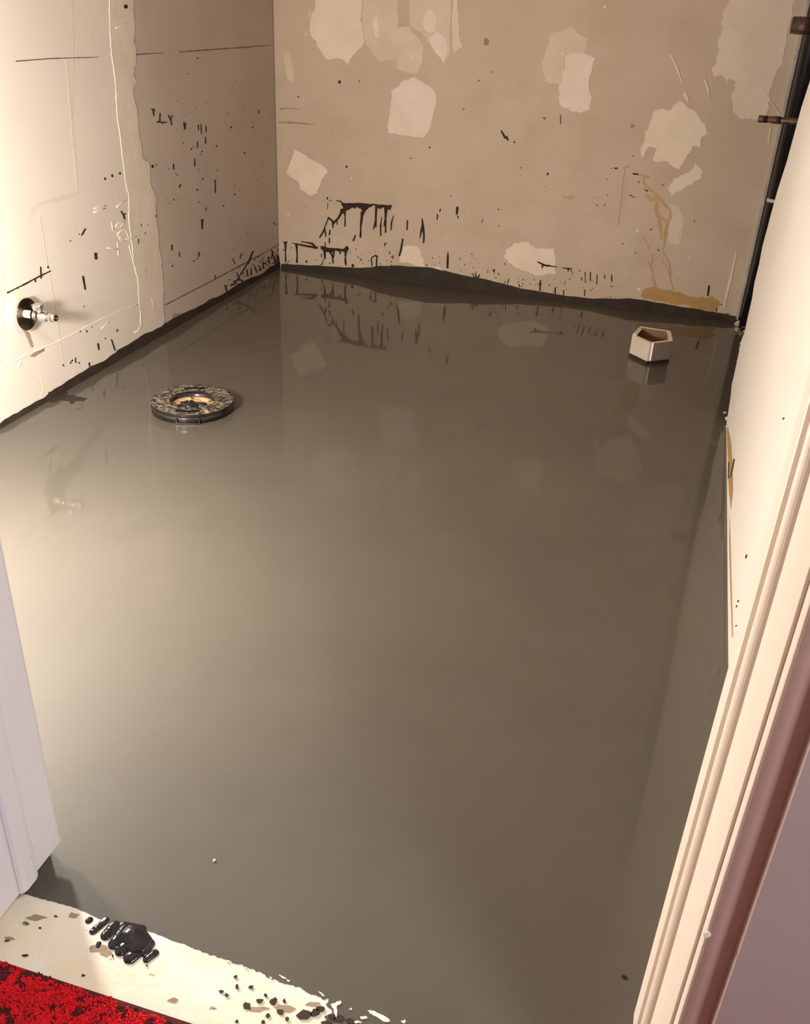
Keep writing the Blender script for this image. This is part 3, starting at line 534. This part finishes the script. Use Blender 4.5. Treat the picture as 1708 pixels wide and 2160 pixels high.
# ------------------------------------------------------------------ things
# shut-off valve on the left wall
v0 = on_left(33, 659); v0.x = LX+PB
valve = empty('shutoff_valve', v0, 'small chrome shutoff valve on the cream left wall', 'valve')
def part(name, bm, m, parent, smooth=True):
    o = link(name, bm, m, None, smooth); o.parent = parent
    o.matrix_parent_inverse = parent.matrix_world.inverted(); return o
X = (1, 0, 0)
bm = bmesh.new(); lathe(bm, [(.0, .017), (.004, .019), (.012, .024), (.020, .031), (.0255, .0352), (.027, .0352), (.0272, .034)], v0, X, 40)
part('escutcheon', bm, M['chrome'], valve)
bm = bmesh.new(); lathe(bm, [(.0271, .0341), (.025, .031), (.023, .022), (.022, .008)], v0, X, 40)
part('escutcheon_face', bm, M['chrome_darkened'], valve)
bm = bmesh.new(); lathe(bm, [(.0, .0), (0.0001, .0085), (.043, .0085), (.0431, 0)], v0, X, 20); part('pipe_stub', bm, M['pvc'], valve)
bm = bmesh.new(); lathe(bm, [(.042, .0), (.0422, .0112), (.051, .0112), (.0515, .010), (.054, .0096), (.058, .0115), (.068, .0118), (.076, .0105), (.083, .0095), (.0835, 0)], v0, X, 24)
part('valve_body', bm, M['chrome'], valve)
bm = bmesh.new(); lathe(bm, [(.082, .0), (.0822, .0105), (.089, .0105), (.0905, .0085), (.097, .0072), (.0975, .0)], v0, X, 6); part('outlet_nut', bm, M['chrome'], valve, False)
bm = bmesh.new(); lathe(bm, [(.0970, .0072), (.1, .0068), (.1, .0045), (.096, .0045)], v0, X, 16); part('outlet_tip', bm, M['black'], valve)
hd = Vector((-.12, -.25, 1)).normalized(); hb = v0+Vector((.062, -.002, .008))
bm = bmesh.new(); lathe(bm, [(0, .006), (.010, .006), (.011, 0)], hb, hd, 14); part('handle_stem', bm, M['chrome'], valve)
bm = bmesh.new(); g = []; n = 30
side = hd.cross(Vector((0, 1, 0))).normalized(); oth = hd.cross(side)
rings = []
for d, k in ((.008, .6), (.0085, .95), (.018, 1), (.0195, .9), (.02, 0.02)):
    ring = []
    for i in range(n):
        a = 6.2832*i/n; r = (1+.09*(1 if i % 3 == 0 else 0))*k
        ring.append(bm.verts.new(hb+hd*d+side*(.0135*r*math.cos(a))+oth*(.0085*r*math.sin(a))))
    rings.append(ring)
bm.faces.new(rings[0][::-1])
for a, b in zip(rings, rings[1:]):
    for i in range(n): bm.faces.new((a[i], a[(i+1) % n], b[(i+1) % n], b[i]))
part('oval_handle', bm, M['chrome'], valve, False)

# toilet flange standing out of the wet floor
fc = Vector((-1.003, 1.792, 0))
fl = empty('toilet_flange', fc, 'round black toilet flange with stained top standing in the wet floor', 'flange')
def polar(radii, n, absent, z0, z1):
    bm = bmesh.new(); V = {}
    def vert(i, j, z):
        k = (i % n, j, z)
        if k not in V:
            a = 6.2832*(i % n)/n; V[k] = bm.verts.new((fc.x+radii[j]*math.cos(a), fc.y+radii[j]*math.sin(a), z))
        return V[k]
    pres = lambda i, j: 0 <= j < len(radii)-1 and not absent(i % n, j)
    for i in range(n):
        for j in range(len(radii)-1):
            if not pres(i, j): continue
            bm.faces.new((vert(i, j, z1), vert(i, j+1, z1), vert(i+1, j+1, z1), vert(i+1, j, z1)))
            bm.faces.new((vert(i, j, z0), vert(i+1, j, z0), vert(i+1, j+1, z0), vert(i, j+1, z0)))
            for (pi, pj, e) in ((i, j-1, ((i, j), (i+1, j))), (i, j+1, ((i+1, j+1), (i, j+1))), (i-1, j, ((i, j+1), (i, j))), (i+1, j, ((i+1, j), (i+1, j+1)))):
                if not pres(pi, pj):
                    (a, b), (c, d) = e
                    f = bm.faces.new((vert(a, b, z1), vert(c, d, z1), vert(c, d, z0), vert(a, b, z0))); f.material_index = 1
    bmesh.ops.recalc_face_normals(bm, faces=bm.faces[:]); return bm
n = 144
cam_a = math.degrees(math.atan2(-fc.y, -fc.x)) % 360
def slot(i, j):
    a = 360*i/n
    if j != 2: return False
    for c, h in ((cam_a-10, 22), (cam_a+172, 21)):
        if abs((a-c+180) % 360-180) < h: return True
    return False
part('flange_ring', polar([.052, .063, .0665, .0785, .0945], n, slot, .0165, .0235), [M['flange'], M['flange_side']], fl, False)
bm = bmesh.new(); lathe(bm, [(.0, .0885), (.0, .0945), (.013, .0955), (.0165, .093), (.0165, .086), (0, .086)], fc, (0, 0, 1), 80); part('flange_rim', bm, M['flange_side'], fl)
bm = bmesh.new(); lathe(bm, [(-.004, .0515), (.021, .0525), (.021, .057), (-.004, .058)], fc, (0, 0, 1), 60, close=True); part('pipe_collar', bm, M['flange_side'], fl)
bm = bmesh.new(); lathe(bm, [(.0025, .0), (.0026, .030), (.003, .040), (.006, .047), (.0105, .0508), (.008, .0514), (.0017, .0514), (.0016, 0)], fc, (0, 0, 1), 48); part('pipe_mouth', bm, M['tan'], fl)
bm = bmesh.new()
for sd, (dx, dy, dz, r) in enumerate(((.0, -.008, .010, (.020, .018, .011)), (.018, .004, .009, (.017, .014, .009)), (-.018, -.002, .008, (.014, .012, .008)), (.002, -.024, .008, (.026, .012, .008)))): chunk(bm, fc+Vector((dx, dy, dz)), r, sd+5)
part('rag_plug', bm, M['black'], fl)
u = Vector((math.cos(math.radians(cam_a-8)), math.sin(math.radians(cam_a-8)), 0)); t = Vector((-u.y, u.x, 0))
bm = bmesh.new()
pts = [fc+u*.0965+t*q+Vector((0, 0, z)) for q, z in ((-.026, .003), (.026, .003), (.026, .0065), (.020, .0065), (.020, .006), (-.020, .006), (-.020, .0065), (-.026, .0065))]
solid(bm, [fc+u*.0945+t*q+Vector((0, 0, z)) for q, z in ((-.027, .0025), (.027, .0025), (.027, .0055), (-.027, .0055))], u*.004)
for sgn in (-1, 1): solid(bm, [fc+u*.0945+t*(sgn*.0255-.0015)+Vector((0, 0, .0055)), fc+u*.0945+t*(sgn*.0255+.0015)+Vector((0, 0, .0055)), fc+u*.0945+t*(sgn*.0255+.0015)+Vector((0, 0, .0165)), fc+u*.0945+t*(sgn*.0255-.0015)+Vector((0, 0, .0165))], u*.003)
part('edge_clip', bm, M['chrome_darkened'], fl, False)
u2 = Vector((math.cos(math.radians(cam_a+17)), math.sin(math.radians(cam_a+17)), 0)); t2 = Vector((-u2.y, u2.x, 0))
bm = bmesh.new(); solid(bm, [fc+u2*.077-t2*.008+Vector((0, 0, .0236)), fc+u2*.077+t2*.008+Vector((0, 0, .0236)), fc+u2*.093+t2*.009+Vector((0, 0, .0236)), fc+u2*.093-t2*.007+Vector((0, 0, .0236))], Vector((0, 0, .0014)))
part('bolt_tab', bm, M['tan'], fl, False)

# pentagon of drywall offcuts round the drain
F_, L_, BL_, BR_, R_ = (Vector(p+(0,)) for p in ((.0105, 2.545), (-.0445, 2.603), (-.031, 2.686), (.059, 2.681), (.068, 2.592)))
cen = (F_+L_+BL_+BR_+R_)/5
hexo = empty('drywall_form', cen, 'five sided box of white drywall offcuts standing in the wet floor', 'form')
def board(a, b, h, t, s0, s1, face='offcut', tilt=0.0):
    d = (b-a).normalized(); nrm = Vector((-d.y, d.x, 0))
    if nrm.dot(cen-a) < 0: nrm = -nrm
    a2 = a+d*s0; b2 = b-d*s1; bm = bmesh.new()
    base = [a2, b2, b2+nrm*t, a2+nrm*t]; z0 = -.004
    lo = [bm.verts.new(p+Vector((0, 0, z0))) for p in base]; hi = [bm.verts.new(p-nrm*tilt+Vector((0, 0, h+dz))) for p, dz in zip(base, (.0, .001, .0005, -.0005))]
    fs = [(lo[::-1], 1), (hi, 1)]
    for i in range(4): fs.append(([lo[i], lo[(i+1) % 4], hi[(i+1) % 4], hi[i]], (0, 1, 2, 1)[i]))
    for vsx, m_ in fs: bm.faces.new(vsx).material_index = m_
    bmesh.ops.recalc_face_normals(bm, faces=bm.faces[:])
    o = part('board', bm, [M[face], M['offcut_end'], M['offcut_brown']], hexo, False)
    bm = bmesh.new(); e = .0006; ob = [a2-nrm*e-d*e, b2-nrm*e+d*e, b2+nrm*(t+e)+d*e, a2+nrm*(t+e)-d*e]
    solid(bm, [p+Vector((0, 0, -.003)) for p in ob], Vector((0, 0, random.uniform(.013, .016))))
    q = link('wet_foot', bm, M['dark_slurry']); q.parent = o
board(L_, F_, .063, .011, .000, .004)
board(F_, R_, .0635, .011, .0095, .001, 'offcut_shaded')
board(R_, BR_, .065, .012, .006, .003)
board(BR_, BL_, .066, .011, .002, .003)
board(BL_, L_, .064, .012, .004, .004)

# pipes in the open corner beyond the panel
bp = empty('drain_pipe', (.296, 3.02, 0), 'tall black plastic pipe in the right back corner', 'pipe')
bm = bmesh.new(); lathe(bm, [(.0, .0), (.0, .026), (CEIL-.002, .026), (CEIL-.002, 0)], (.296, 3.02, 0), (0, 0, 1), 32); part('pipe_body', bm, M['abs'], bp)
bm = bmesh.new(); lathe(bm, [(.392, .0263), (.392, .0275), (.398, .0278), (.402, .0265)], (.296, 3.02, 0), (0, 0, 1), 32); part('pipe_ring', bm, M['offcut'], bp)
bm = bmesh.new(); solid(bm, [Vector((.262, BY, .012)), Vector((.266, BY-.012, .012)), Vector((.2695, BY-.012, .012)), Vector((.2695, BY, .012))], Vector((0, 0, CEIL-.02)))
tag(link('highlight_strip', bm, M['highlight_grey']), 'thin pale strip painting the silver highlight up the right back corner', 'strip')
def hpipe(px0, py0, py1, y, name, label, collars):
    d = ray(px0, (py0+py1)/2); t = y/d.y; c = Vector((d.x*t, y, CH+d.z*t)); d1 = ray(px0, py0); r = abs((CH+d1.z*y/d1.y)-c.z)*.97
    e = empty(name, c, label, 'pipe'); L = .419-c.x
    bm = bmesh.new(); lathe(bm, [(.004, r*.7), (.0, r*.8), (.0, r), (L, r), (L, 0)], c, X, 24); part('pipe_body', bm, M['copper'], e)
    bm = bmesh.new(); lathe(bm, [(.0045, 0), (.0045, r*.8)], c, X, 16); part('end_cap', bm, M['dark'], e)
    for x0, x1, k in collars:
        bm = bmesh.new(); lathe(bm, [(x0, r), (x0, r*k), (x1, r*k), (x1, r)], c, X, 24); part('collar', bm, M['copper'], e)
    return e
hpipe(1599, 243, 258, 2.75, 'stub_pipe', 'thin dark pipe stub sticking out in front of the back wall', [(.0, .022, 1.06), (.035, .055, 1.12)])
hpipe(1669, 34, 72, 2.75, 'waste_stub', 'thick brown pipe stub at the upper right corner', [(.012, .05, 1.05)])

# wire and rubble at the foot of the corner pipe
pw = [on_floor(1556, 698, .012), on_floor(1566, 690, .03), Vector((.315, 2.86, .055)), Vector((.36, 2.9, .10)), Vector((.419, 2.95, .16))]
bm = bmesh.new(); tube(bm, pw, .0022, 8); tag(link('wire', bm, M['copperwire'], None, True), 'thin reddish wire slanting up from the right back corner', 'wire')
for i, (px, py, r) in enumerate(((1556, 686, .012), (1554, 697, .008), (1562, 705, .007), (1570, 702, .008), (1568, 714, .007), (1574, 692, .009), (1565, 726, .007), (1563, 738, .008), (1562, 752, .006), (1558, 762, .006))):
    p = on_floor(px, py, .003); bm = bmesh.new(); chunk(bm, p+Vector((0, 0, r*.35)), (r, r*.9, r*.75), i+11)
    tag(link('rubble_chunk', bm, M['offcut'] if i in (0, 1, 3) else M['rubble']), ('small pale plaster lump at the foot of the corner pipe' if i in (0, 1, 3) else 'small grey brown lump of rubble beside the white panel edge'), 'rubble', 'pale plaster lumps in the corner' if i in (0, 1, 3) else 'rubble along the white panel edge')
bm = bmesh.new(); p = on_floor(452, 1816, .001); chunk(bm, p+Vector((0, 0, .0008)), (.0016, .0022, .0016), 2); tag(link('plaster_crumb', bm, M['offcut']), 'tiny white crumb lying alone on the wet floor', 'crumb')
bm = bmesh.new(); p = on_floor(1315, 2061, .001); chunk(bm, p+Vector((0, 0, .0006)), (.003, .0025, .0015), 4); tag(link('grit_crumb', bm, M['dark_slurry']), 'tiny dark crumb on the wet floor beside the right casing', 'crumb')
# darker wet stain by the left wall
bm = bmesh.new(); patch(bm, B([(295, 1165), (330, 1130), (395, 1100), (410, 1110), (400, 1130), (450, 1128), (525, 1145), (500, 1160), (455, 1158), (430, 1178), (415, 1160), (370, 1150), (320, 1165)]), on_floor, .0008, .001, 1.5, 2)
link('slurry_stain', bm, M['dark_slurry'], floor)

# glossy blob of slurry dribbled on to the threshold
s0 = on_floor(280, 1975, .001)
sb = empty('slurry_spill', s0, 'glossy black slurry blob with drips lying on the cream threshold', 'spill')
def zc(x, y): return on_floor(x*.29274, 1560+y*.29274, .0008)
def blob(bm, a, b, w0, w1, h, *_):
    h *= .7
    """rounded drop between two pixels' floor points, wider at one end"""
    A_, B_ = zc(*a), zc(*b); d = B_-A_; L = d.length; d = d.normalized() if L > 1e-6 else Vector((1, 0, 0)); pv = Vector((-d.y, d.x, 0)); n = 22; k = 6
    rings = []
    for j in range(k):
        e = math.cos(j/(k)*math.pi/2); z = h*math.sin(j/k*math.pi/2); ring = []
        for i in range(n):
            ang = 6.2832*i/n; c, s_ = math.cos(ang), math.sin(ang); w_ = w1 if c > 0 else w0
            p = (B_ if c > 0 else A_)+d*(c*w_*e)+pv*(s_*(w0+(w1-w0)*(.5+.5*c))*e)
            if j: p = p
            ring.append(bm.verts.new(p+Vector((0, 0, z))))
        rings.append(ring)
    top = bm.verts.new((A_+B_)/2+Vector((0, 0, h)))
    for a_, b_ in zip(rings, rings[1:]):
        for i in range(n): bm.faces.new((a_[i], a_[(i+1) % n], b_[(i+1) % n], b_[i]))
    for i in range(n): bm.faces.new((rings[-1][i], rings[-1][(i+1) % n], top))
    bm.faces.new(rings[0][::-1])
M['spill'] = mat('glossy_slurry', (30, 26, 27), (42, 38, 38), 40, .1, .35, 120, spec=.5)
bm = bmesh.new()
blob(bm, (960, 1420), (1010, 1480), .0145, .0125, .008); blob(bm, (900, 1370), (820, 1480), .008, .0055, .0035); blob(bm, (960, 1430), (865, 1530), .008, .005, .004); blob(bm, (1020, 1500), (930, 1580), .010, .0055, .004)
blob(bm, (1075, 1475), (1040, 1530), .006, .006, .004); blob(bm, (890, 1345), (1020, 1370), .006, .005, .003)
part('main_blob', bm, M['spill'], sb)
for a, b, w0, w1, h in (((822, 1345), (765, 1412), .0068, .0058, .0034), ((758, 1308), (672, 1382), .0050, .0040, .002), ((643, 1302), (640, 1306), .0042, .0036, .0016), ((1108, 1545), (1050, 1590), .0055, .0028, .003), ((712, 1470), (708, 1490), .0026, .003, .001)):
    bm = bmesh.new(); blob(bm, a, b, w0, w1, h); part('droplet', bm, M['spill'], sb)
